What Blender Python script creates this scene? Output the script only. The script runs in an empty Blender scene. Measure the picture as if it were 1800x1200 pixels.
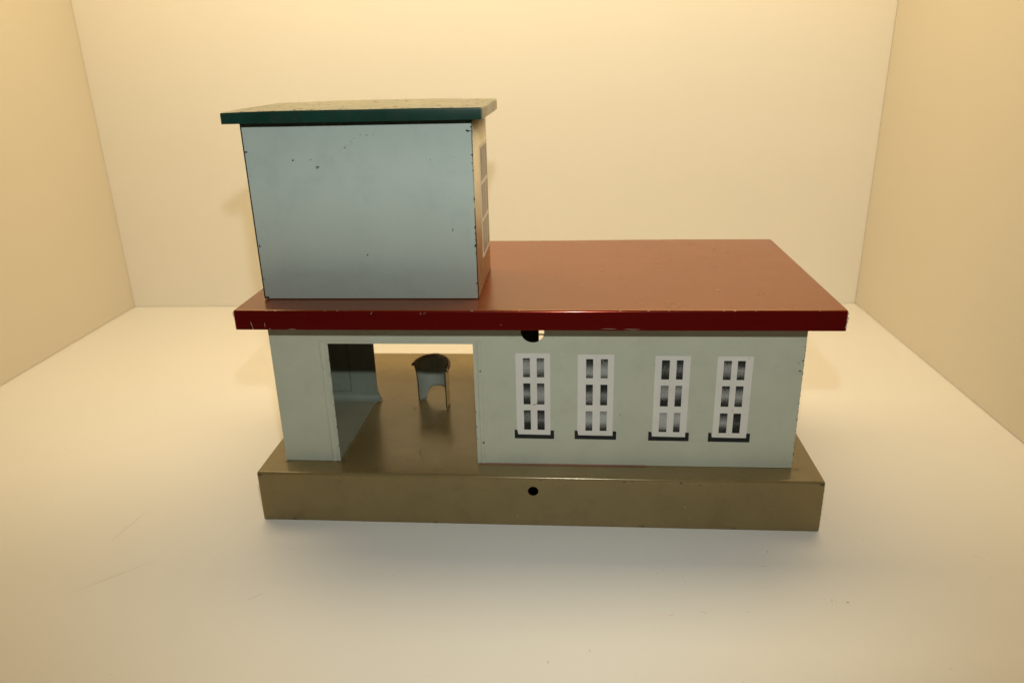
import bpy, bmesh, math, random
from mathutils import Vector, Matrix, noise

S = bpy.context.scene
C = S.collection
rnd = random.Random(7)

# ------------------------------------------------------------------ materials
def mat(name):
    m = bpy.data.materials.new(name); m.use_nodes = True
    nt = m.node_tree
    return m, nt, nt.nodes, nt.links, nt.nodes['Principled BSDF']

def coords(N, L, scale=(1, 1, 1)):
    tc = N.new('ShaderNodeTexCoord'); mp = N.new('ShaderNodeMapping')
    mp.inputs['Scale'].default_value = scale
    L.new(tc.outputs['Object'], mp.inputs['Vector'])
    return mp.outputs['Vector']

def tex(N, L, vec, scale, detail=4, rough=.55):
    t = N.new('ShaderNodeTexNoise')
    t.inputs['Scale'].default_value = scale
    t.inputs['Detail'].default_value = detail
    t.inputs['Roughness'].default_value = rough
    L.new(vec, t.inputs['Vector'])
    return t.outputs['Fac']

def ramp(N, L, fac, stops):
    r = N.new('ShaderNodeValToRGB')
    e = r.color_ramp.elements
    while len(e) < len(stops): e.new(.5)
    for el, (p, c) in zip(e, stops):
        el.position = p
        el.color = (*c, 1) if len(c) == 3 else c
    L.new(fac, r.inputs['Fac'])
    return r.outputs['Color']

def mixc(N, L, fac, a, b, mode='MIX'):
    x = N.new('ShaderNodeMix'); x.data_type = 'RGBA'; x.blend_type = mode
    if isinstance(fac, (int, float)): x.inputs[0].default_value = fac
    else: L.new(fac, x.inputs[0])
    for i, v in ((6, a), (7, b)):
        if isinstance(v, tuple): x.inputs[i].default_value = (*v, 1)
        else: L.new(v, x.inputs[i])
    return x.outputs[2]

def g(v): return (v, v, v)

def paint(name, col, rough=.25, vary=.12, speck=None, speck_thr=.70, speck_scale=900, orange=.12,
          wave=.25, dirt=None, dirt_amt=.35, ior=1.5, rough_var=.12, stretch=(1, 1, 1), scratch=.0, worn=None, metal=0.0, tint=None, spec=.5):
    """old enamel on tin: slight tone drift, tiny specks, fine scratches, orange peel and a wavy sheet"""
    m, nt, N, L, B = mat(name)
    v = coords(N, L)
    lo = tuple(c * (1 - vary) for c in col); hi = tuple(min(1, c * (1 + vary)) for c in col)
    base = ramp(N, L, tex(N, L, coords(N, L, stretch), 28, 5), [(.3, lo), (.7, hi)])
    if dirt:
        d = ramp(N, L, tex(N, L, coords(N, L, (1, 1, 1)), 75, 7, .7), [(.5, g(0)), (.68, g(dirt_amt))])
        base = mixc(N, L, d, base, dirt)
    if speck:
        s = ramp(N, L, tex(N, L, v, speck_scale, 2), [(speck_thr, g(0)), (speck_thr + .05, g(1))])
        base = mixc(N, L, s, base, speck)
    if scratch:
        sc = None
        for k, (rot, st) in enumerate(((.5, (900, 25, 900)), (-.7, (700, 20, 700)))):
            tc = N.new('ShaderNodeTexCoord'); mp = N.new('ShaderNodeMapping')
            mp.inputs['Rotation'].default_value = (rot * .8, rot * .5, rot); mp.inputs['Scale'].default_value = st
            L.new(tc.outputs['Object'], mp.inputs['Vector'])
            t = tex(N, L, mp.outputs['Vector'], 1, 2)
            r = ramp(N, L, t, [(.74, g(0)), (.80, g(scratch))])
            base = mixc(N, L, r, base, tuple(min(1, c * 1.6 + .06) for c in col))
    if worn:
        bv = N.new('ShaderNodeBevel'); bv.inputs['Radius'].default_value = .0009; bv.samples = 6
        geo = N.new('ShaderNodeNewGeometry')
        dt = N.new('ShaderNodeVectorMath'); dt.operation = 'DOT_PRODUCT'
        L.new(bv.outputs['Normal'], dt.inputs[0]); L.new(geo.outputs['Normal'], dt.inputs[1])
        e = ramp(N, L, dt.outputs['Value'], [(.80, g(1)), (.97, g(0))])
        n = ramp(N, L, tex(N, L, v, 420, 5, .7), [(.52, g(0)), (.60, g(1))])
        base = mixc(N, L, mixc(N, L, 1.0, e, n, 'MULTIPLY'), base, worn)
    L.new(base, B.inputs['Base Color'])
    rr = ramp(N, L, tex(N, L, v, 60, 6, .65), [(.3, g(max(.03, rough - rough_var / 2))), (.7, g(rough + rough_var))])
    L.new(rr, B.inputs['Roughness'])
    B.inputs['IOR'].default_value = ior; B.inputs['Metallic'].default_value = metal
    B.inputs['Specular IOR Level'].default_value = spec
    if tint: B.inputs['Specular Tint'].default_value = (*tint, 1)
    b1 = N.new('ShaderNodeBump'); b1.inputs['Strength'].default_value = wave; b1.inputs['Distance'].default_value = .0012
    L.new(tex(N, L, v, 22, 1), b1.inputs['Height'])
    b2 = N.new('ShaderNodeBump'); b2.inputs['Strength'].default_value = orange; b2.inputs['Distance'].default_value = .00012
    L.new(tex(N, L, v, 700, 3), b2.inputs['Height']); L.new(b1.outputs['Normal'], b2.inputs['Normal'])
    L.new(b2.outputs['Normal'], B.inputs['Normal'])
    return m

RUST = (.035, .022, .014)
M = {}
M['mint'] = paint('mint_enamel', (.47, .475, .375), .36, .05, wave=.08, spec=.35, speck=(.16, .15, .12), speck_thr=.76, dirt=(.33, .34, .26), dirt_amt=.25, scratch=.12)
M['blue'] = paint('pale_blue_enamel', (.475, .53, .475), .46, .04, spec=.12, wave=.05, speck=(.13, .14, .14), speck_thr=.765, dirt=(.34, .40, .38), dirt_amt=.25, scratch=.14)
M['cream'] = paint('cream_enamel', (.66, .56, .38), .36, .08, speck=(.3, .2, .1), speck_thr=.72, dirt=(.42, .32, .17), dirt_amt=.4)
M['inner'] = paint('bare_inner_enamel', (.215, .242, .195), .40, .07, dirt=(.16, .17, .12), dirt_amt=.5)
RED = dict(speck=(.30, .20, .13), speck_thr=.785, wave=.04, orange=.02, rough_var=.03, scratch=.06)
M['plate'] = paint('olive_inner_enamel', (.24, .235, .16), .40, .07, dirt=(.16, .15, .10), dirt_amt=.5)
M['chairin'] = paint('chair_grey_green_enamel', (.31, .335, .28), .40, .08)
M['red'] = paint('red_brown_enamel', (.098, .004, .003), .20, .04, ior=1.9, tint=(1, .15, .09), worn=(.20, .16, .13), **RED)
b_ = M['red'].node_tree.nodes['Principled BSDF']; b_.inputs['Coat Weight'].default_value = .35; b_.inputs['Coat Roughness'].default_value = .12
M['redtop'] = paint('dusty_lit_red_enamel', (.165, .034, .010), .25, .05, dirt=(.15, .040, .020), dirt_amt=.18, ior=1.9, tint=(1, .6, .3), worn=(.20, .16, .13), **RED)  # dusty top red, base colour lightened to paint in the back wall's reflection
M['khaki'] = paint('khaki_enamel', (.190, .136, .054), .21, .08, speck=(.05, .04, .02), speck_thr=.775, dirt=(.11, .078, .034), dirt_amt=.35, wave=.07, ior=1.68, tint=(1, .86, .62), rough_var=.06, scratch=.08)
M['green'] = paint('dark_green_enamel', (.008, .042, .029), .30, .25, speck=(.10, .045, .03), speck_thr=.70, speck_scale=500, dirt=(.03, .03, .02), dirt_amt=.5, worn=(.10, .05, .035))
M['greentop'] = paint('dusty_lit_green_enamel', (.20, .19, .10), .28, .25, speck=(.14, .05, .03), speck_thr=.66, speck_scale=420, dirt=(.14, .11, .06), dirt_amt=.6, ior=1.7, worn=(.12, .05, .03))  # dusty green, lightened to paint in panel reflections on top and right fascia
M['chairout'] = paint('chair_lit_brown_enamel', (.58, .40, .17), .26, .15, ior=1.8)  # brown raised so rim and outside carry a painted-in back-wall glow
M['print_white'] = paint('printed_offwhite', (.66, .63, .58), .36, .05, speck=(.40, .30, .2), speck_thr=.77, dirt=(.52, .46, .38), dirt_amt=.3)
M['print_black'] = paint('printed_black', (.014, .016, .016), .40, .2, spec=.2)
M['print_grey'] = paint('printed_grey', (.25, .225, .21), .36, .15, speck=(.12, .09, .07), speck_thr=.68, stretch=(1, 1, .3))
M['grime'] = paint('brown_grime', (.085, .055, .024), .4, .4)
M['chip'] = paint('bare_chipped_tin_and_hollow', (.035, .026, .018), .6, .5)
M['smudge'] = paint('grey_scuff', (.20, .23, .22), .4, .2)
M['redmark'] = paint('red_rust_mark', (.26, .12, .08), .5, .3)
M['scratch'] = paint('pale_scratch', (.42, .36, .30), .4, .3)
M['tin'] = paint('dull_tin', (.10, .085, .06), .45, .3)

def board(name, col, rough=.6, hair=True):
    m, nt, N, L, B = mat(name)
    v = coords(N, L)
    a = ramp(N, L, tex(N, L, v, 5, 4), [(.3, tuple(c * .97 for c in col)), (.7, col)])
    if hair:
        w = ramp(N, L, tex(N, L, coords(N, L, (60, 700, 300)), 1, 3), [(.66, g(0)), (.78, g(.16))])
        a = mixc(N, L, w, a, tuple(c * .72 for c in col))
        s = ramp(N, L, tex(N, L, v, 420, 2), [(.735, g(0)), (.76, g(.45))])
        a = mixc(N, L, s, a, tuple(c * .6 for c in col))
    L.new(a, B.inputs['Base Color'])
    B.inputs['Roughness'].default_value = rough
    B.inputs['Specular IOR Level'].default_value = .35
    b = N.new('ShaderNodeBump'); b.inputs['Strength'].default_value = .25; b.inputs['Distance'].default_value = .0004
    L.new(tex(N, L, v, 160, 5), b.inputs['Height']); L.new(b.outputs['Normal'], B.inputs['Normal'])
    return m
M['floor'] = board('white_board', (.75, .725, .69), .42)
M['side'] = board('shaded_side_panel', (.655, .595, .485), .7, False)  # weaker light on the side panels put into a darker, tanner base colour
M['wall'] = board('white_panel', (.82, .785, .715), .7, False)
M['speckdark'] = paint('floor_speck', (.20, .13, .09), .7, .3)
M['specklight'] = paint('floor_hair', (.58, .52, .44), .7, .2)

# printed window panes: dark at the ends, sprayed lighter in the middle, per-pane print in a colour attribute
def pane_mat():
    m, nt, N, L, B = mat('printed_pane')
    at = N.new('ShaderNodeAttribute'); at.attribute_name = 'print'
    sep = N.new('ShaderNodeSeparateColor'); L.new(at.outputs['Color'], sep.inputs['Color'])
    n = tex(N, L, coords(N, L, (1.6, 1.6, 1)), 3200, 2, .8)
    ad = N.new('ShaderNodeMath'); ad.operation = 'MULTIPLY_ADD'
    L.new(n, ad.inputs[0]); ad.inputs[1].default_value = 1.1
    sub = N.new('ShaderNodeMath'); sub.operation = 'SUBTRACT'
    L.new(sep.outputs['Red'], sub.inputs[0]); sub.inputs[1].default_value = .55
    L.new(sub.outputs[0], ad.inputs[2])
    c = ramp(N, L, ad.outputs[0], [(.14, (.008, .008, .008)), (.62, (.42, .42, .40))])
    L.new(c, B.inputs['Base Color']); B.inputs['Roughness'].default_value = .4; B.inputs['Specular IOR Level'].default_value = .2
    return m
M['pane'] = pane_mat()

# ------------------------------------------------------------------ mesh helpers
def link(name, me, parent=None):
    o = bpy.data.objects.new(name, me); C.objects.link(o)
    if parent: o.parent = parent
    return o

def make(name, bm, mats, parent=None, smooth=None):
    me = bpy.data.meshes.new(name); bm.to_mesh(me); bm.free()
    for m in (mats if isinstance(mats, (list, tuple)) else [mats]): me.materials.append(M[m])
    if smooth:
        for p in me.polygons: p.use_smooth = True
    return link(name, me, parent)

def bake(o, boolean_cutters=(), weighted=True):
    """apply cutters and weighted normals, keeping plain mesh data"""
    for c in boolean_cutters:
        md = o.modifiers.new('cut', 'BOOLEAN'); md.object = c; md.solver = 'EXACT'; md.operation = 'DIFFERENCE'
    dg = bpy.context.evaluated_depsgraph_get(); dg.update()
    me = bpy.data.meshes.new_from_object(o.evaluated_get(dg))
    o.modifiers.clear(); o.data = me
    for c in boolean_cutters:
        bpy.data.objects.remove(c)

def cube(bm, x0, x1, y0, y1, z0, z1, mi=0):
    vs = [bm.verts.new(p) for p in ((x0, y0, z0), (x1, y0, z0), (x1, y1, z0), (x0, y1, z0), (x0, y0, z1), (x1, y0, z1), (x1, y1, z1), (x0, y1, z1))]
    fs = [bm.faces.new([vs[i] for i in q]) for q in ((3, 2, 1, 0), (4, 5, 6, 7), (0, 1, 5, 4), (1, 2, 6, 5), (2, 3, 7, 6), (3, 0, 4, 7))]
    for f in fs: f.material_index = mi
    return fs

def cutter_cyl(p, r, depth, axis='Y'):
    bm = bmesh.new()
    bmesh.ops.create_cone(bm, cap_ends=True, segments=40, radius1=r, radius2=r, depth=depth,
                          matrix=Matrix.Translation(p) @ Matrix.Rotation(math.pi / 2, 4, 'X'))
    me = bpy.data.meshes.new('hole_cutter'); bm.to_mesh(me); bm.free()
    return link('hole_cutter', me)

def cutter_box(*a):
    bm = bmesh.new(); cube(bm, *a)
    me = bpy.data.meshes.new('hole_cutter'); bm.to_mesh(me); bm.free()
    return link('hole_cutter', me)

def tin_lid(name, x0, x1, y0, y1, z0, z1, r, mats, parent, t=.0006, cuts=(), warp=None, sub=0, top_mat=None):
    """folded sheet: top and four sides, open underneath, rounded folds"""
    bm = bmesh.new(); fs = cube(bm, x0, x1, y0, y1, z0, z1)
    bmesh.ops.delete(bm, geom=[fs[0]], context='FACES_ONLY')
    bm.edges.ensure_lookup_table()
    ed = [e for e in bm.edges if not (abs(e.verts[0].co.z - z0) < 1e-6 and abs(e.verts[1].co.z - z0) < 1e-6)]
    bmesh.ops.bevel(bm, geom=ed, offset=r, segments=4, profile=.5, affect='EDGES', clamp_overlap=True)
    if sub:
        big = [e for e in bm.edges if e.calc_length() > .02]
        bmesh.ops.subdivide_edges(bm, edges=big, cuts=sub, use_grid_fill=True)
    if warp:
        for v in bm.verts: v.co += warp(v.co)
    for f in bm.faces:
        f.smooth = True
        if top_mat is not None and f.normal.z > .8: f.material_index = top_mat
    o = make(name, bm, mats, parent)
    s = o.modifiers.new('t', 'SOLIDIFY'); s.thickness = t; s.offset = -1
    w = o.modifiers.new('w', 'WEIGHTED_NORMAL'); w.keep_sharp = False; w.weight = 80
    bake(o, cuts)
    return o

def blob_faces(bm, P, U, V, su, sv, mi, n=9, seed=0, rough=.35):
    """an irregular flat chip on a surface; U, V span it"""
    r = random.Random(seed)
    vs = []
    for k in range(n):
        a = 2 * math.pi * k / n + r.uniform(-.2, .2); q = 1 + r.uniform(-rough, rough)
        vs.append(bm.verts.new(P + U * (su * q * math.cos(a)) + V * (sv * q * math.sin(a))))
    f = bm.faces.new(vs); f.material_index = mi
    return f

def stroke(bm, P, Q, w, nrm, mi, seed=0, jit=.0002, n=7):
    r = random.Random(seed)
    d = (Q - P); side = d.normalized().cross(nrm)
    L_, R_ = [], []
    for k in range(n + 1):
        t = k / n; ww = w * (.25 + 1.0 * math.sin(math.pi * min(max(t, .02), .98)))
        c = P + d * t + side * r.uniform(-jit, jit)
        L_.append(bm.verts.new(c + side * ww)); R_.append(bm.verts.new(c - side * ww))
    for k in range(n):
        f = bm.faces.new((L_[k], R_[k], R_[k + 1], L_[k + 1])); f.material_index = mi
        f.normal_update()
        if f.normal.dot(nrm) < 0: f.normal_flip()

def add_marks(o, fn):
    """put chips and scratches into the part's own mesh"""
    bm = bmesh.new(); bm.from_mesh(o.data); fn(bm); bm.to_mesh(o.data); bm.free()

def slot(o, key):
    for i, m in enumerate(o.data.materials):
        if m == M[key]: return i
    o.data.materials.append(M[key]); return len(o.data.materials) - 1

X, Y, Z = Vector((1, 0, 0)), Vector((0, 1, 0)), Vector((0, 0, 1))
MM = .001

# ------------------------------------------------------------------ the setting: a white photo booth
PHI = .01592
def booth(x, y, z=0): return (math.cos(PHI) * x - math.sin(PHI) * y, math.sin(PHI) * x + math.cos(PHI) * y, z)
BX0, BX1, BY = -.28211, .45693, .38394
def booth_obj(name, label, cat, boxes, mt, r=.0004):
    bm = bmesh.new()
    for b in boxes: cube(bm, *b)
    bmesh.ops.bevel(bm, geom=list(bm.edges), offset=r, segments=2, affect='EDGES')
    o = make(name, bm, mt); o.rotation_euler = (0, 0, PHI)
    o['label'] = label; o['category'] = cat; o['kind'] = 'structure'
    return o
GAP = .0002
floor = booth_obj('floor', 'white matt board floor of the photo booth under the tin station', 'floor',
                  [(BX0 - .03, BX1 + .03, -.165, BY + .03, -.004, 0)], 'floor')
booth_obj('wall_back', 'tall white back panel of the photo booth behind the tin station', 'wall',
          [(BX0 + .0001, BX1 - .0001, BY, BY + .005, GAP * .6, .60)], 'wall')
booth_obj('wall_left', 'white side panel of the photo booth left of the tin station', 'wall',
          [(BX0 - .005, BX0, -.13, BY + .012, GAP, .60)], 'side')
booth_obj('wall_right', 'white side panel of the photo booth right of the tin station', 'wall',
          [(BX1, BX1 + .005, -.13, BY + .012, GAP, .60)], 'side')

FLOOR = [(0.0243, -0.0256, .35, .25), (0.0833, -0.0448, .3, .25), (0.2689, -0.0185, .5, .35), (0.2499, -0.0637, .3, .25),
         (0.1605, -0.0982, .16, 1.0), (0.2960, -0.0552, .7, .35), (0.1781, -0.0909, .16, .5), (-0.1653, 0.0758, .4, .4), (0.2239, -0.0396, .12, .8),
         (.0965, -.0630, .2, .2), (.3315, .012, .2, .2)]
def floor_marks(bm):
    d, l = slot(floor, 'speckdark'), slot(floor, 'specklight')
    inv = Matrix.Rotation(-PHI, 3, 'Z')
    for k, (x, y, a, b) in enumerate(FLOOR):
        blob_faces(bm, inv @ Vector((x, y, .00005)), X, Y, a * MM * .8, b * MM * .8, d, seed=k)
    r = random.Random(3)
    for k in range(9):
        blob_faces(bm, inv @ Vector((.2895 + r.gauss(0, .0022), -.0545 + r.gauss(0, .0012), .00005)), X, Y, r.uniform(.1, .3) * MM, r.uniform(.1, .25) * MM, l, seed=k + 50)
    for k, (p, q) in enumerate((((-.0711, -.0655), (-.0404, -.0373)), ((-.0749, -.0256), (-.0699, .0070)), ((.3678, -.0181), (.3724, -.0197)),
                                ((.018, -.066), (.0245, -.060)), ((.262, -.031), (.266, -.030)), ((.213, -.068), (.217, -.0665)), ((.228, -.064), (.2315, -.0655)))):
        stroke(bm, inv @ Vector((*p, .00005)), inv @ Vector((*q, .00005)), .00013, Z, l, seed=k)
add_marks(floor, floor_marks)

# ------------------------------------------------------------------ the tin station
st = bpy.data.objects.new('toy_station', None); C.objects.link(st)
st.empty_display_size = .02
st['label'] = 'old tin toy railway station with pale tower, red flat roof and khaki base'
st['category'] = 'toy building'

W, D, HB = .300, .17665, .02976
YW, XL, XR, YB = .01329, .01234, .28607, .09257
ZT, ZBT = .12153, .11124
XO1, XO2, ZO = .04314, .11941, .09925

# base: a hollow pressed box, one wire hole through its front
def base_warp(c):
    return Vector((0, .0002 * noise.noise(Vector((c.x * 18, 0, c.z * 20))), .00025 * noise.noise(Vector((c.x * 14, c.y * 14, 3.1)))))
base = tin_lid('base', 0, W, 0, D, 0, HB, .0016, ['khaki'], st, t=.0007,
               cuts=[cutter_cyl((.1500, 0, .0211), .0028, .02)], warp=base_warp, sub=8)
BASE_CHIPS = [(0.0791, 0.0285, .8, .45), (0.0459, 0.0252, .3, .3), (0.1539, 0.0279, .4, .3), (0.1976, 0.0281, .8, .45), (0.2017, 0.0279, .35, .35),
              (0.2268, 0.0278, .7, .5), (0.2368, 0.0265, .35, .25), (0.2469, 0.0266, .35, .25), (0.2729, 0.0255, .25, .25), (0.2207, 0.0045, .35, .25), (.113, .0216, .15, .15), (.203, .0046, .2, .2), (.018, .0005 + .0006, .8, .25), (.0965, .0009, .9, .25), (.2075, .0011, 1.2, .2), (.256, .0010, 1.0, .25)]
BASE_LIGHT = [(0.2297, 0.0135, .5, .25), (0.2324, 0.0062, .7, .12), (0.2186, 0.0034, .6, .1), (0.1415, 0.0061, .06, 2.0), (0.1689, 0.0145, .3, .15), (.2725, .013, .25, .15)]
def base_marks(bm):
    c, s = slot(base, 'chip'), slot(base, 'scratch')
    for k, (x, z, a, b) in enumerate(BASE_CHIPS):
        y = -.00035 if z < .0276 else -.00025 + (z - .0276) * .45
        V = Z if z < .0276 else Vector((0, .45, 1)).normalized()
        blob_faces(bm, Vector((x, y, z)), X, V, a * MM * 1.1, b * MM * 1.1, c, seed=k, rough=.5)
    for k, (x, z, a, b) in enumerate(BASE_LIGHT):
        blob_faces(bm, Vector((x, -.00032, z)), X, Z, a * MM * .8, b * MM * .8, s, seed=k + 30, rough=.5)
    for sx, x in ((1, .0006), (-1, W - .0006)):       # worn bare metal on the two front corners
        for k in range(5):
            blob_faces(bm, Vector((x + sx * (.0003 + .0005 * k), .00008 - .0001 * k, HB - .0013 - .0006 * (k % 2))), X, Vector((0, .5, 1)).normalized(), .0004, .00035, c, seed=k + 70, rough=.5)
    for k in range(7):                                 # worn right vertical edge
        blob_faces(bm, Vector((W - .00035, .00005, .003 + .0035 * k + .001 * rnd.random())), Vector((.7, .7, 0)), Z, .00016, .0006 * (.5 + rnd.random()), c, seed=k + 90, rough=.6)
    stroke(bm, Vector((.0575, -.00034, .0082)), Vector((.0610, -.00034, .0090)), .00008, -Y, c, seed=4)
    # scrapes on the platform inside the doorway
    stroke(bm, Vector((.0862, .0200, HB + .0003)), Vector((.0848, .0265, HB + .0003)), .00012, Z, c, seed=5, jit=.0006)
    stroke(bm, Vector((.0848, .0265, HB + .0003)), Vector((.0868, .0300, HB + .0003)), .00010, Z, c, seed=6, jit=.0004)
def base_grime(bm):
    gm = slot(base, 'grime'); r = random.Random(21)
    for x, y, n, sp in ((.0435, .0122, 10, .0016), (.0125, .0120, 8, .0014), (.2862, .0118, 12, .0026), (.0462, .0905, 8, .0012), (.0722, .0800, 14, .0016), (.0915, .0775, 14, .0016), (.1200, .0118, 7, .0012), (.066, .086, 4, .002)):
        for k in range(n):
            blob_faces(bm, Vector((x + r.gauss(0, sp), y + r.gauss(0, sp * .5), HB + .00030 + .00001 * k)), X, Y, r.uniform(.15, .55) * MM, r.uniform(.12, .4) * MM, gm, seed=k + int(x * 9999), rough=.6)
add_marks(base, base_marks)
add_marks(base, base_grime)

# walls: one folded tin shell, mint outside
T = .0006
bm = bmesh.new()
Z0, Z1 = HB + .0003, ZT - .0009
cube(bm, XL, XR, YW, YW + T, Z0, Z1)
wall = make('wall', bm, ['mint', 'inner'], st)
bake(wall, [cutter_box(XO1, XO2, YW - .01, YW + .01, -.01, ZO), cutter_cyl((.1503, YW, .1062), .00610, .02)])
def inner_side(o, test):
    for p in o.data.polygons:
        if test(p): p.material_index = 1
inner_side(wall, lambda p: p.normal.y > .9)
def wall_rest(bm):
    i0, i1 = 0, 1
    def sheet(a): return cube(bm, *a)
    # outer sides
    for f in sheet((XL, XL + T, YW + T, YB, Z0, Z1)):
        if f.normal.x > .5 or True: pass
    sheet((XR - T, XR, YW + T, YB, Z0, Z1))
    # partition right of the passage
    sheet((XO2 + .0012, XO2 + .0012 + T, YW + T, YB, Z0, Z1))
    # ribs pressed along the opening
    def rib(x, z0, z1):
        r = .0011; n = 8; rings = []
        for z in (z0, z1):
            rings.append([bm.verts.new((x + r * math.cos(math.pi * (1 + k / n)), YW + .45 * r * math.sin(math.pi * (1 + k / n)), z)) for k in range(n + 1)])
        for k in range(n):
            f = bm.faces.new((rings[0][k], rings[0][k + 1], rings[1][k + 1], rings[1][k])); f.smooth = True
    rib(XO1 - .0034, Z0, ZO + .001); rib(XO2 + .0030, Z0, ZO + .001)
    # rolled edge round the opening
    for x in (XO1, XO2):
        s = -1 if x == XO1 else 1
        cube(bm, min(x, x + s * .0011), max(x, x + s * .0011), YW - .00022, YW - .00002, Z0, ZO - .0001)
    cube(bm, XO1 - .0011, XO2 + .0011, YW - .00022, YW - .00002, ZO, ZO + .0012)
add_marks(wall, wall_rest)
bv = None

# back wall of the station with its openings
bm = bmesh.new(); cube(bm, XL + T, XR - T, YB, YB + T, Z0, Z1)
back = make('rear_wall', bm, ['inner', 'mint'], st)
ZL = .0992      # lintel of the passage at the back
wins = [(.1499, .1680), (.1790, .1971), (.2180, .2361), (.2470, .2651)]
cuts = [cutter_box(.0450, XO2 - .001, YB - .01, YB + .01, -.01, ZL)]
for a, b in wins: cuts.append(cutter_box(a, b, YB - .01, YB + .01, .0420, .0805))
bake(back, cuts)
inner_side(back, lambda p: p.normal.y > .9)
def back_rest(bm):
    for a, b in wins:
        for k in range(1, 5):
            x = a + (b - a) * k / 5
            cube(bm, x - .00035, x + .00035, YB + .0001, YB + .0005, .0420, .0805)
        for z in (.0566, .0662, .07545):
            cube(bm, a, b, YB + .00012, YB + .00048, z - .00042, z + .00042)
    # curved foot of the passage edge
    rows = []
    for k in range(9):
        t = k / 8; z = HB + .0004 + .013 * (1 - t)
        rows.append((bm.verts.new((.0452, YB + .0003, z)), bm.verts.new((.0452 + .0030 * t ** 3, YB + .0003 - .0008 * t * t, z))))
    for a, b in zip(rows, rows[1:]):
        bm.faces.new((a[0], b[0], b[1], a[1]))
    # flap cut in the sheet, seen as fine dark lines
    ch = slot(back, 'chip')
    cube(bm, .02765, .02795, YB - .0001, YB - .00002, .0362, .0955, ch)
    cube(bm, .0150, .02795, YB - .0001, YB - .00002, .0360, .0362, ch)
add_marks(back, back_rest)

# floor sheet of the closed bay beside the passage
bm = bmesh.new()
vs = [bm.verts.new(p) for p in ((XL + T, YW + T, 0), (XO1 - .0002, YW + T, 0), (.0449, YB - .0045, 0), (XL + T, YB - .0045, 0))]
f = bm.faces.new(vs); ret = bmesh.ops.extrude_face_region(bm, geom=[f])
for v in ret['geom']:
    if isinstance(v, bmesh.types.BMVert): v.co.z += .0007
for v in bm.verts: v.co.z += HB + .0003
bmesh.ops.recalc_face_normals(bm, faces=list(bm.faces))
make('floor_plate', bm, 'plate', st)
# folded foot of the rear wall on the platform
bm = bmesh.new()
prof = [(YB - .0002, HB + .0042), (YB - .0007, HB + .0022), (YB - .0019, HB + .0010), (YB - .0040, HB + .0005)]
r0 = [bm.verts.new((XL + T, y, z)) for y, z in prof]; r1 = [bm.verts.new((.0462, y, z)) for y, z in prof]
for k in range(3):
    f = bm.faces.new((r0[k + 1], r1[k + 1], r1[k], r0[k])); f.smooth = True
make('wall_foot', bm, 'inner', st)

WALL_CHIPS = [(0.1227, 0.0842, .4, .6), (0.1231, 0.0427, .45, .7), (0.1229, .0345, .12, 1.2), (0.1503, 0.0652, .35, .3), (0.1510, 0.0657, .35, .3), (.1518, .0661, .3, .35), (.1526, .0667, .5, .25), (.1535, .0671, .35, .2),
              (0.2853, 0.0910, .45, .7), (0.2834, 0.0897, .3, .3), (0.2846, 0.0854, .8, .5), (0.2857, 0.0581, .4, .5), (0.2857, 0.0449, .25, .4), (.2857, .0985, .25, .5), (.2857, .0675, .25, .4),
              (0.2263, 0.0555, .3, .2), (0.1603, 0.1027, .25, .25), (0.1955, 0.0602, .25, .4), (.0398, .0855, .2, .3), (.0372, .0705, .15, .2), (.259, .092, .2, .25)]
EDGE = [(.0430, .0710), (.0430, .0725), (.0430, .0827), (.0430, .0811), (.0431, .0640), (.0431, .0575), (.0431, .0508), (.0431, .0460), (.0431, .090), (.0431, .0395), (.1197, .052), (.1197, .061), (.1197, .045)]
WALL_RED = [(0.2119, 0.0886, .45, .12), (0.2530, 0.0632, .3, .25)]
def wall_marks(bm):
    c, rd, sm = slot(wall, 'chip'), slot(wall, 'redmark'), slot(wall, 'scratch')
    for k, (x, z, a, b) in enumerate(WALL_CHIPS):
        y = YW - .00010 if not (.1395 < x < .162) else YW - .00022
        if abs(x - (XO2 + .003)) < .0012 or abs(x - (XO1 - .0034)) < .0012: y = YW - .00058
        blob_faces(bm, Vector((x, y, z)), X, Z, a * MM * .9, b * MM * .9, c, seed=k + 5, rough=.5)
    for k, (x, z) in enumerate(EDGE):
        blob_faces(bm, Vector((x, YW - .00030, z)), X, Z, .00022, .00045, c, seed=k + 45, rough=.6)
    for k, (x, z, a, b) in enumerate(WALL_RED):
        blob_faces(bm, Vector((x, YW - .00024, z)), X, Z, a * MM, b * MM, rd, seed=k + 25, rough=.5)
    for k in range(16):   # worn right-hand corner
        blob_faces(bm, Vector((XR - .00008, YW - .00006, .033 + .0042 * k + .002 * rnd.random())), X, Z, .00013, .0004 + .0009 * rnd.random(), c, seed=k + 120, rough=.5)
add_marks(wall, wall_marks)

# red lead showing at the foot of the front wall
bm = bmesh.new(); cube(bm, .1215, .2100, YW - .0011, YW - .0002, HB + .0001, HB + .0006)
make('red_seam', bm, 'redmark', st)

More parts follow.
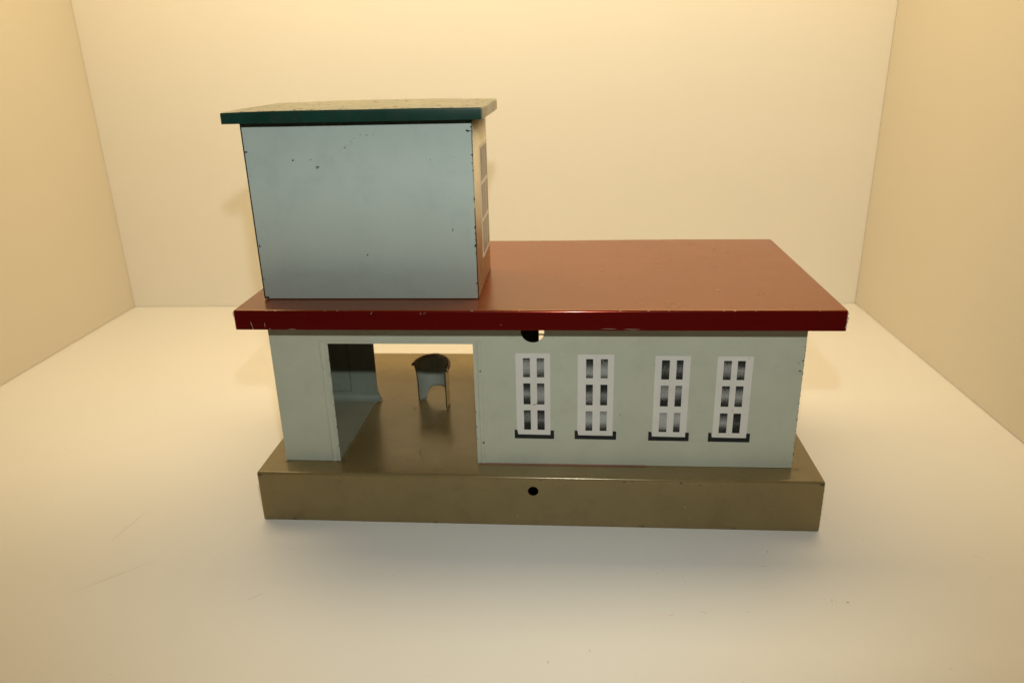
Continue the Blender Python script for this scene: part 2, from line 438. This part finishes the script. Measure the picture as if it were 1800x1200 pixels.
# printed windows: frame > window_pane, window_sill
def pane_sheet(rects, vals, y):
    bm = bmesh.new(); cl = bm.loops.layers.float_color.new('print')
    for (x0, x1, z0, z1), st_ in zip(rects, vals):
        n = 8
        def val(t):
            q = t * 4; i = min(3, int(q)); return st_[i] + (st_[i + 1] - st_[i]) * (q - i)
        rows = []
        for k in range(n + 1):
            t = k / n; z = z1 + (z0 - z1) * t
            rows.append((bm.verts.new((x0, y, z)), bm.verts.new((x1, y, z)), val(t)))
        for a, b in zip(rows, rows[1:]):
            f = bm.faces.new((b[0], b[1], a[1], a[0]))
            for lp, v in zip(f.loops, (b[2], b[2], a[2], a[2])): lp[cl] = (v, v, v, 1)
    return bm
WIN = [
    (.1412, .1590, .0478, .0943, (.215, .420), (.615, .830), ((.057, .285), (.360, .618), (.692, .937)),
     [(.15, .45, .5, .4, .1), (.15, .45, .5, .3, .15), (.05, .2, .45, .15, .05), (.1, .35, .5, .45, .1), (.1, .3, .3, .05, .05), (.05, .2, .3, .1, .03)], (.1399, .1609, .0455)),
    (.1732, .1917, .0477, .0938, (.230, .425), (.635, .830), ((.054, .284), (.362, .616), (.692, .938)),
     [(.05, .15, .4, .5, .15), (.1, .3, .5, .5, .2), (.05, .15, .4, .35, .1), (.03, .1, .35, .25, .05), (.3, .5, .6, .3, .03), (.35, .6, .6, .3, .03)], (.1718, .1937, .0455)),
    (.2124, .2301, .0475, .0932, (.190, .415), (.610, .800), ((.050, .282), (.358, .614), (.694, .938)),
     [(.05, .15, .25, .15, .05), (.05, .2, .3, .15, .05), (.3, .45, .45, .1, .03), (.25, .45, .3, .1, .05), (.45, .6, .6, .5, .05), (.4, .6, .5, .2, .05)], (.2105, .2315, .0452)),
    (.2435, .2612, .0474, .0931, (.180, .400), (.570, .785), ((.052, .280), (.356, .608), (.692, .940)),
     [(.05, .4, .45, .3, .05), (.05, .15, .45, .3, .05), (.05, .35, .5, .2, .05), (.03, .3, .5, .3, .05), (.05, .3, .5, .2, .03), (.03, .1, .2, .05, .03)], (.2415, .2629, .0450)),
]
for x0, x1, z0, z1, ca, cb, rws, vals, (s0, s1, sz) in WIN:
    bm = bmesh.new(); cube(bm, x0, x1, YW - .00007, YW - .00001, z0, z1)
    w = make('window', bm, 'print_white', st)
    ww, hh = x1 - x0, z1 - z0
    rects = []
    for (ra, rb) in rws:
        for (a, b) in (ca, cb):
            rects.append((x0 + a * ww, x0 + b * ww, z1 - rb * hh, z1 - ra * hh))
    p = make('window_pane', pane_sheet(rects, vals, YW - .00012), 'pane', w)
    bm = bmesh.new()
    tt = .0019; zi = z0
    pts = [(s0, sz), (s1, sz - .0001), (s1, zi + .0026), (s1 - tt, zi + .0026), (s1 - tt, zi - .0001), (s0 + tt, zi + .0001), (s0 + tt * .8, zi + .0027), (s0, zi + .0029)]
    f = bm.faces.new([bm.verts.new((x, YW - .00016, z)) for x, z in pts])
    ret = bmesh.ops.extrude_face_region(bm, geom=[f])
    for v in ret['geom']:
        if isinstance(v, bmesh.types.BMVert): v.co.y += .00008
    bmesh.ops.recalc_face_normals(bm, faces=list(bm.faces))
    make('window_sill', bm, 'print_black', w)
# hair stuck on one pane
    if x0 == .1732:
        def hair(bm_, o=p):
            s = slot(o, 'scratch')
            q = [Vector((.1856, YW - .0002, .0913)), Vector((.1863, YW - .0002, .0899)), Vector((.1873, YW - .0002, .0888)), Vector((.1886, YW - .0002, .0882))]
            for i in range(3): stroke(bm_, q[i], q[i + 1], .00010, -Y, s, seed=i, jit=.00002, n=4)
        add_marks(p, hair)

# red flat roof, overhanging the platform at the back
RX0, RX1, RY0, RY1 = .00086, .29989, .00079, .15002
def roof_warp(c):
    e = max(0, (c.z - (ZT - .0015)) / .0015)
    lift = .0040 if (c.y > RY1 - .0008 and c.z < ZBT + .002) else 0
    return Vector((0, .00028 * noise.noise(Vector((c.x * 16, 2, c.z * 30))), lift + e * (.0004 * noise.noise(Vector((c.x * 12, c.y * 12, 8))) + .0001 * noise.noise(Vector((c.x * 60, c.y * 60, 1))))))
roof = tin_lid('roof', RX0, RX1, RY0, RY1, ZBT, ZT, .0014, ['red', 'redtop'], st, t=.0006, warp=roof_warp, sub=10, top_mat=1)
def roof_marks(bm):
    s, c = slot(roof, 'scratch'), slot(roof, 'chip')
    y = RY0 - .0004
    for x0, z0, x1, z1, w in ((0.00969, 0.11578, 0.01053, 0.11187, .00010), (0.01032, 0.11293, 0.01064, 0.11145, .00013), (0.01676, 0.11514, 0.01697, 0.11261, .00008), (0.07116, 0.11947, 0.07222, 0.12095, .00009), (0.09588, 0.11937, 0.09641, 0.12043, .00008),
                              (0.18440, 0.11229, 0.19169, 0.11219, .00007), (0.19538, 0.11208, 0.20278, 0.11198, .00008), (0.02849, 0.11166, 0.03271, 0.11166, .00010), (0.13517, 0.11409, 0.13602, 0.11430, .00006), (0.09715, 0.11958, 0.09926, 0.12064, .00004), (0.01877, 0.11198, 0.01951, 0.11176, .00013)):
        stroke(bm, Vector((x0, y, z0)), Vector((x1, y, z1)), w, -Y, s, seed=int(x0 * 1e5), jit=.00006)
    for k, (x, z) in enumerate(((0.29943, 0.12000), (0.29964, 0.11768), (0.29953, 0.11609), (0.00123, 0.11874), (0.00123, 0.12000), (0.29911, 0.11324))):
        blob_faces(bm, Vector((x, y + .00025, z)), X, Z, .0003, .0006, s, seed=k, rough=.5)
    for k, (x, y_) in enumerate(((0.23235, 0.11827), (0.27355, 0.06598), (0.17510, 0.04274), (0.18693, 0.07443), (0.24503, 0.03324), (0.14996, 0.10084))):
        blob_faces(bm, Vector((x, y_, ZT + .00045)), X, Y, .0004, .0005, s, seed=k + 9, rough=.5)
    for k in range(22):
        x = .012 + .28 * rnd.random()
        blob_faces(bm, Vector((x, RY0 + .0001, ZT - .0003)), X, Vector((0, .7, .7)), .00012 + .0005 * rnd.random(), .00016, s if k % 3 else c, seed=k + 31, rough=.6)
add_marks(roof, roof_marks)

# tower: walls > tower_window, tower_roof
TX0, TX1, TY0, TY1 = .01074, .12288, .01921, .07963
bm = bmesh.new()
zt0, zt1 = ZT + .0004, 0.2138
fs = cube(bm, TX0, TX1, TY0, TY1, zt0, zt1)
bmesh.ops.bevel(bm, geom=[e for e in bm.edges if abs(e.verts[0].co.z - e.verts[1].co.z) > .01], offset=.0005, segments=3, affect='EDGES')
for f in bm.faces:
    f.smooth = True
    if f.normal.x > .6 or f.normal.y > .7: f.material_index = 1
tower = make('tower', bm, ['blue', 'cream'], st)
tower.modifiers.new('w', 'WEIGHTED_NORMAL'); bake(tower)
TOWER_CHIPS = [(0.01201, 0.19616, .5, .5), (0.03472, 0.19194, .35, .35), (0.04359, 0.19215, .25, .25), (0.04655, 0.18856, .75, .55), (0.01201, 0.14958, .5, .7), (0.06725, 0.14483, .3, .45),
               (0.11130, 0.15729, .14, .75), (0.12081, 0.20440, 1.0, .45), (0.12239, 0.20620, .4, .3), (0.12239, 0.19331, .5, .35), (0.12229, 0.18940, .3, .3), (0.12250, 0.18592, .25, .25), (0.12260, 0.17229, .3, .8),
               (0.12239, 0.15835, .5, .5), (0.12239, 0.15518, .35, .35), (0.12250, 0.15233, .3, .8), (0.12229, 0.14916, .7, .7), (0.12229, 0.14514, .3, .3), (0.12239, 0.12983, .45, .35), (0.12250, 0.12528, .3, .3), (0.01169, 0.13226, .25, .6), (0.12144, 0.20799, .3, .3), (0.08215, 0.19268, .15, .1)]
SMUDGE = [(0.06102, 0.19754, .7, .5), (0.06144, 0.19838, .4, .3), (0.06440, 0.20028, .3, .4), (0.06599, 0.20176, .35, .3), (0.06915, 0.20345, .5, .3), (0.07232, 0.20313, .8, .35), (0.07549, 0.20345, .3, .3), (0.10211, 0.19151, .25, .6), (0.09282, 0.17366, .4, .25), (0.07116, 0.12824, .15, 1.0), (0.02796, 0.14250, .8, .12), (0.07391, 0.13141, .5, .1), (0.11405, 0.19215, .35, .25), (0.07285, 0.18370, .9, .1), (0.08553, 0.18000, .5, .12)]
def tower_marks(bm):
    c, s, rs = slot(tower, 'chip'), slot(tower, 'smudge'), slot(tower, 'redmark')
    for k, (x, z, a, b) in enumerate(TOWER_CHIPS):
        y = TY0 - .00008
        blob_faces(bm, Vector((x, y, z)), X, Z, a * MM * 1.15, b * MM * 1.15, c if k != 3 else s, seed=k + 205, rough=.5)
    blob_faces(bm, Vector((0.04655, TY0 - .00011, 0.18856)), X, Z, .00035, .00026, c, seed=88)
    for k, (x, z, a, b) in enumerate(SMUDGE):
        blob_faces(bm, Vector((x, TY0 - .00006, z)), X, Z, a * MM * .7, b * MM * .7, s, seed=k + 305, rough=.6)
    cube(bm, TX0 + .0002, TX0 + .0024, TY0 - .0002, TY0 - .00005, zt0, zt0 + .0011, c)     # bare notch at the foot
    cube(bm, TX0 - .00012, TX0 + .00022, TY0 - .0001, TY0 + .0006, zt0, zt1, c)            # bare left fold
    for k in range(16):
        z = .125 + .083 * rnd.random()
        blob_faces(bm, Vector((TX1 - .00012, TY0 - .00001, z)), Vector((.7, .7, 0)), Z, .00013, .0003 + .0009 * rnd.random() ** 2, c, seed=k + 400, rough=.5)
add_marks(tower, tower_marks)

# printed window on the tower's right side
XT = TX1
bm = bmesh.new()
cube(bm, XT - .0001, XT + .00008, 0.0436, 0.0789, 0.1367, 0.1946)
tw = make('tower_window', bm, ['print_white', 'print_grey', 'print_white'], tower)
def tw_rest(bm):
    rows = ((0.1763, 0.1932), (0.1570, 0.1742), (0.1380, 0.1551))
    for z0, z1 in rows:
        for k in range(3):
            y0 = 0.0475 + k * .01035
            cube(bm, XT + .00005, XT + .00014, y0, y0 + .0084, z0, z1, 1)
    for z in (0.1752, 0.1560): cube(bm, XT + .0001, XT + .00020, 0.0472, 0.0789, z - .0009, z + .0009, 2)
    for z in (0.1939, 0.1371): cube(bm, XT + .0001, XT + .00020, 0.0464, 0.0789, z - .0007, z + .0007, 2)
add_marks(tw, tw_rest)

# tower roof, dull green with a slightly domed dusty top, its colour lightened for reflected light
QX0, QX1, QY0, QY1, QB, QZ = .0045, .1288, .01213, .0867, .20992, .21536
def troof_warp(c):
    u = (c.x - QX0) / (QX1 - QX0); v = (c.y - QY0) / (QY1 - QY0)
    e = max(0, (c.z - (QZ - .0012)) / .0012)
    dome = .0008 * math.sin(math.pi * min(max(u, 0), 1)) * (.35 + .65 * min(max(v, 0), 1))
    return Vector((.0002 * noise.noise(c * 60), .0002 * noise.noise(Vector((c.x * 30, 1, 4))), e * dome + e * .0003 * noise.noise(Vector((c.x * 45, c.y * 45, 2)))))
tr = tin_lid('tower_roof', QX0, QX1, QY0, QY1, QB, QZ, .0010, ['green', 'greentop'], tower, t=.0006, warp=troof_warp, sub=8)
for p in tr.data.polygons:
    if p.normal.z > .75 or p.normal.x > .5: p.material_index = 1  # top and right fascia get the green with painted-in reflection
def troof_marks(bm):
    c, s = slot(tr, 'redmark'), slot(tr, 'chip')
    for k in range(30):
        x = QX0 + .002 + (QX1 - QX0 - .004) * rnd.random() ** .7
        blob_faces(bm, Vector((x, QY0 + .00022, QZ + .00002 + .0004 * math.sin(math.pi * (x - QX0) / (QX1 - QX0)))), X, Vector((0, .8, .6)), .0002 + .0007 * rnd.random(), .00018, s if k % 2 else c, seed=k + 500, rough=.6)
    for k in range(60):
        x = QX0 + .004 + (QX1 - QX0 - .006) * rnd.random(); y = QY0 + .002 + .06 * rnd.random()
        u = (x - QX0) / (QX1 - QX0); v = (y - QY0) / (QY1 - QY0)
        z = QZ + .0008 * math.sin(math.pi * u) * (.35 + .65 * v) + .00025
        blob_faces(bm, Vector((x, y, z)), X, Y, .0003 + .0008 * rnd.random(), .0004 + .0010 * rnd.random(), s if k % 3 == 0 else c, seed=k + 600, rough=.6)
add_marks(tr, troof_marks)

# ------------------------------------------------------------------ little tub chair in the passage
ch = bpy.data.objects.new('tub_chair', None); C.objects.link(ch)
CX, CY = .0822, .0868
ch.location = (CX, CY, HB + .0003); ch.rotation_euler = (0, 0, math.radians(-23)); ch.empty_display_size = .01
ch['label'] = 'tiny curved tin tub chair with arched foot standing in the doorway'
ch['category'] = 'toy chair'
RC = .0108
def chair_pt(th, t, r):
    """th: 0 at the back, +-pi/2 at the open front; t: 0 foot .. 1 rim"""
    a = abs(th)
    top = .0295 - .0045 * (a / 1.75) ** 2
    bot = 0.0
    if a < .98: bot = .0088 * max(0, 1 - (a / .98) ** 4.0) ** .6
    z = bot + (top - bot) * t
    fl = max(0, (z - .012) / .0175)
    rr = r + .0030 * fl ** 2 * (1.0 if th < 0 else .12) * (.35 + .65 * min(1, a / 1.4))
    return Vector((rr * math.sin(th), rr * math.cos(th), z))
bm = bmesh.new(); nth, nt_ = 40, 14; A = 1.62
th = t = 0
grid = {}
for side, r in (('o', RC), ('i', RC - .0009)):
    for i in range(nth + 1):
        for j in range(nt_ + 1):
            th = -A + 2 * A * i / nth
            grid[side, i, j] = bm.verts.new(chair_pt(th, j / nt_, r))
for i in range(nth):
    for j in range(nt_):
        f = bm.faces.new((grid['o', i + 1, j], grid['o', i, j], grid['o', i, j + 1], grid['o', i + 1, j + 1])); f.material_index = 1; f.smooth = True
        f = bm.faces.new((grid['i', i, j], grid['i', i + 1, j], grid['i', i + 1, j + 1], grid['i', i, j + 1])); f.smooth = True
    for j in (0, nt_):
        f = bm.faces.new((grid['o', i, j], grid['o', i + 1, j], grid['i', i + 1, j], grid['i', i, j])); f.material_index = 2
for i in (0, nth):
    for j in range(nt_):
        f = bm.faces.new((grid['o', i, j], grid['i', i, j], grid['i', i, j + 1], grid['o', i, j + 1])); f.material_index = 2
bmesh.ops.recalc_face_normals(bm, faces=list(bm.faces))
make('shell', bm, ['chairin', 'chairout', 'chip'], ch)
bm = bmesh.new(); rings = []
for i in range(nth + 1):
    th = -A + 2 * A * i / nth
    c0 = chair_pt(th, 1, RC + .0001); out = Vector((math.sin(th), math.cos(th), 0))
    rr = .00088
    rings.append([bm.verts.new(c0 + out * (rr * .8 + rr * math.cos(q)) + Z * (-rr * .4 + rr * math.sin(q))) for q in [2 * math.pi * k / 10 for k in range(10)]])
for a, b in zip(rings, rings[1:]):
    for k in range(10):
        f = bm.faces.new((a[k], a[(k + 1) % 10], b[(k + 1) % 10], b[k])); f.smooth = True
for rg, s in ((rings[0], 1), (rings[-1], -1)):
    f = bm.faces.new(rg); f.material_index = 1  # dark cap paints the shade inside the hollow roll end
bmesh.ops.recalc_face_normals(bm, faces=list(bm.faces))
make('rolled_rim', bm, ['chairout', 'chip'], ch)

for o in (base, roof, tower, tr, wall):
    o.modifiers.new('w', 'WEIGHTED_NORMAL').weight = 90; bake(o)

# ------------------------------------------------------------------ camera
cam = bpy.data.cameras.new('camera'); co = bpy.data.objects.new('camera', cam); C.objects.link(co)
cx, cy, cz, pitch, yaw, roll, f = .16944, -.34644, .23627, .35922, -.0825, -.02547, 1328.66
cp, sp, cw, sw = math.cos(pitch), math.sin(pitch), math.cos(yaw), math.sin(yaw)
fw = Vector((sw * cp, cw * cp, -sp)); rt = Vector((cw, -sw, 0)); up = rt.cross(fw)
r2 = rt * math.cos(roll) + up * math.sin(roll); u2 = up * math.cos(roll) - rt * math.sin(roll)
mw = Matrix((r2, u2, -fw)).transposed().to_4x4(); mw.translation = (cx, cy, cz)
co.matrix_world = mw
cam.sensor_width = 36; cam.lens = 36 * f / 1800
cam.clip_start = .01; cam.clip_end = 10
cam.dof.use_dof = True; cam.dof.focus_distance = .385; cam.dof.aperture_fstop = 13
S.camera = co

# ------------------------------------------------------------------ light: warm booth panel overhead, small cool camera flash
a = bpy.data.lights.new('booth_lamp', 'AREA'); a.shape = 'RECTANGLE'; a.size = .70; a.size_y = .20
a.energy = LAMP = 3.0; a.color = (1.0, .788, .455)
ao = bpy.data.objects.new('booth_lamp', a); C.objects.link(ao); ao.location = (.09, .20, .53)
ao.rotation_euler = (0, 0, PHI)

fl = bpy.data.lights.new('camera_flash', 'SPOT'); fl.energy = 3.7; fl.color = (.91, .97, .93)
fl.spot_size = math.radians(90); fl.spot_blend = .8; fl.shadow_soft_size = .0055
fo = bpy.data.objects.new('camera_flash', fl); C.objects.link(fo)
mf = mw.copy() @ Matrix.Rotation(math.radians(-4), 4, 'X'); mf.translation = Vector((cx + .004, -.332, .316))
fo.matrix_world = mf

wd = bpy.data.worlds.new('World'); S.world = wd; wd.use_nodes = True
bg = wd.node_tree.nodes['Background']; bg.inputs['Color'].default_value = (1, .85, .62, 1); bg.inputs['Strength'].default_value = .008

S.view_settings.view_transform = 'Standard'; S.view_settings.look = 'None'
S.view_settings.exposure = 0; S.view_settings.gamma = 1; S.view_settings.use_curve_mapping = False
S.cycles.max_bounces = 10; S.cycles.diffuse_bounces = 7; S.cycles.glossy_bounces = 5
S.cycles.use_denoising = True
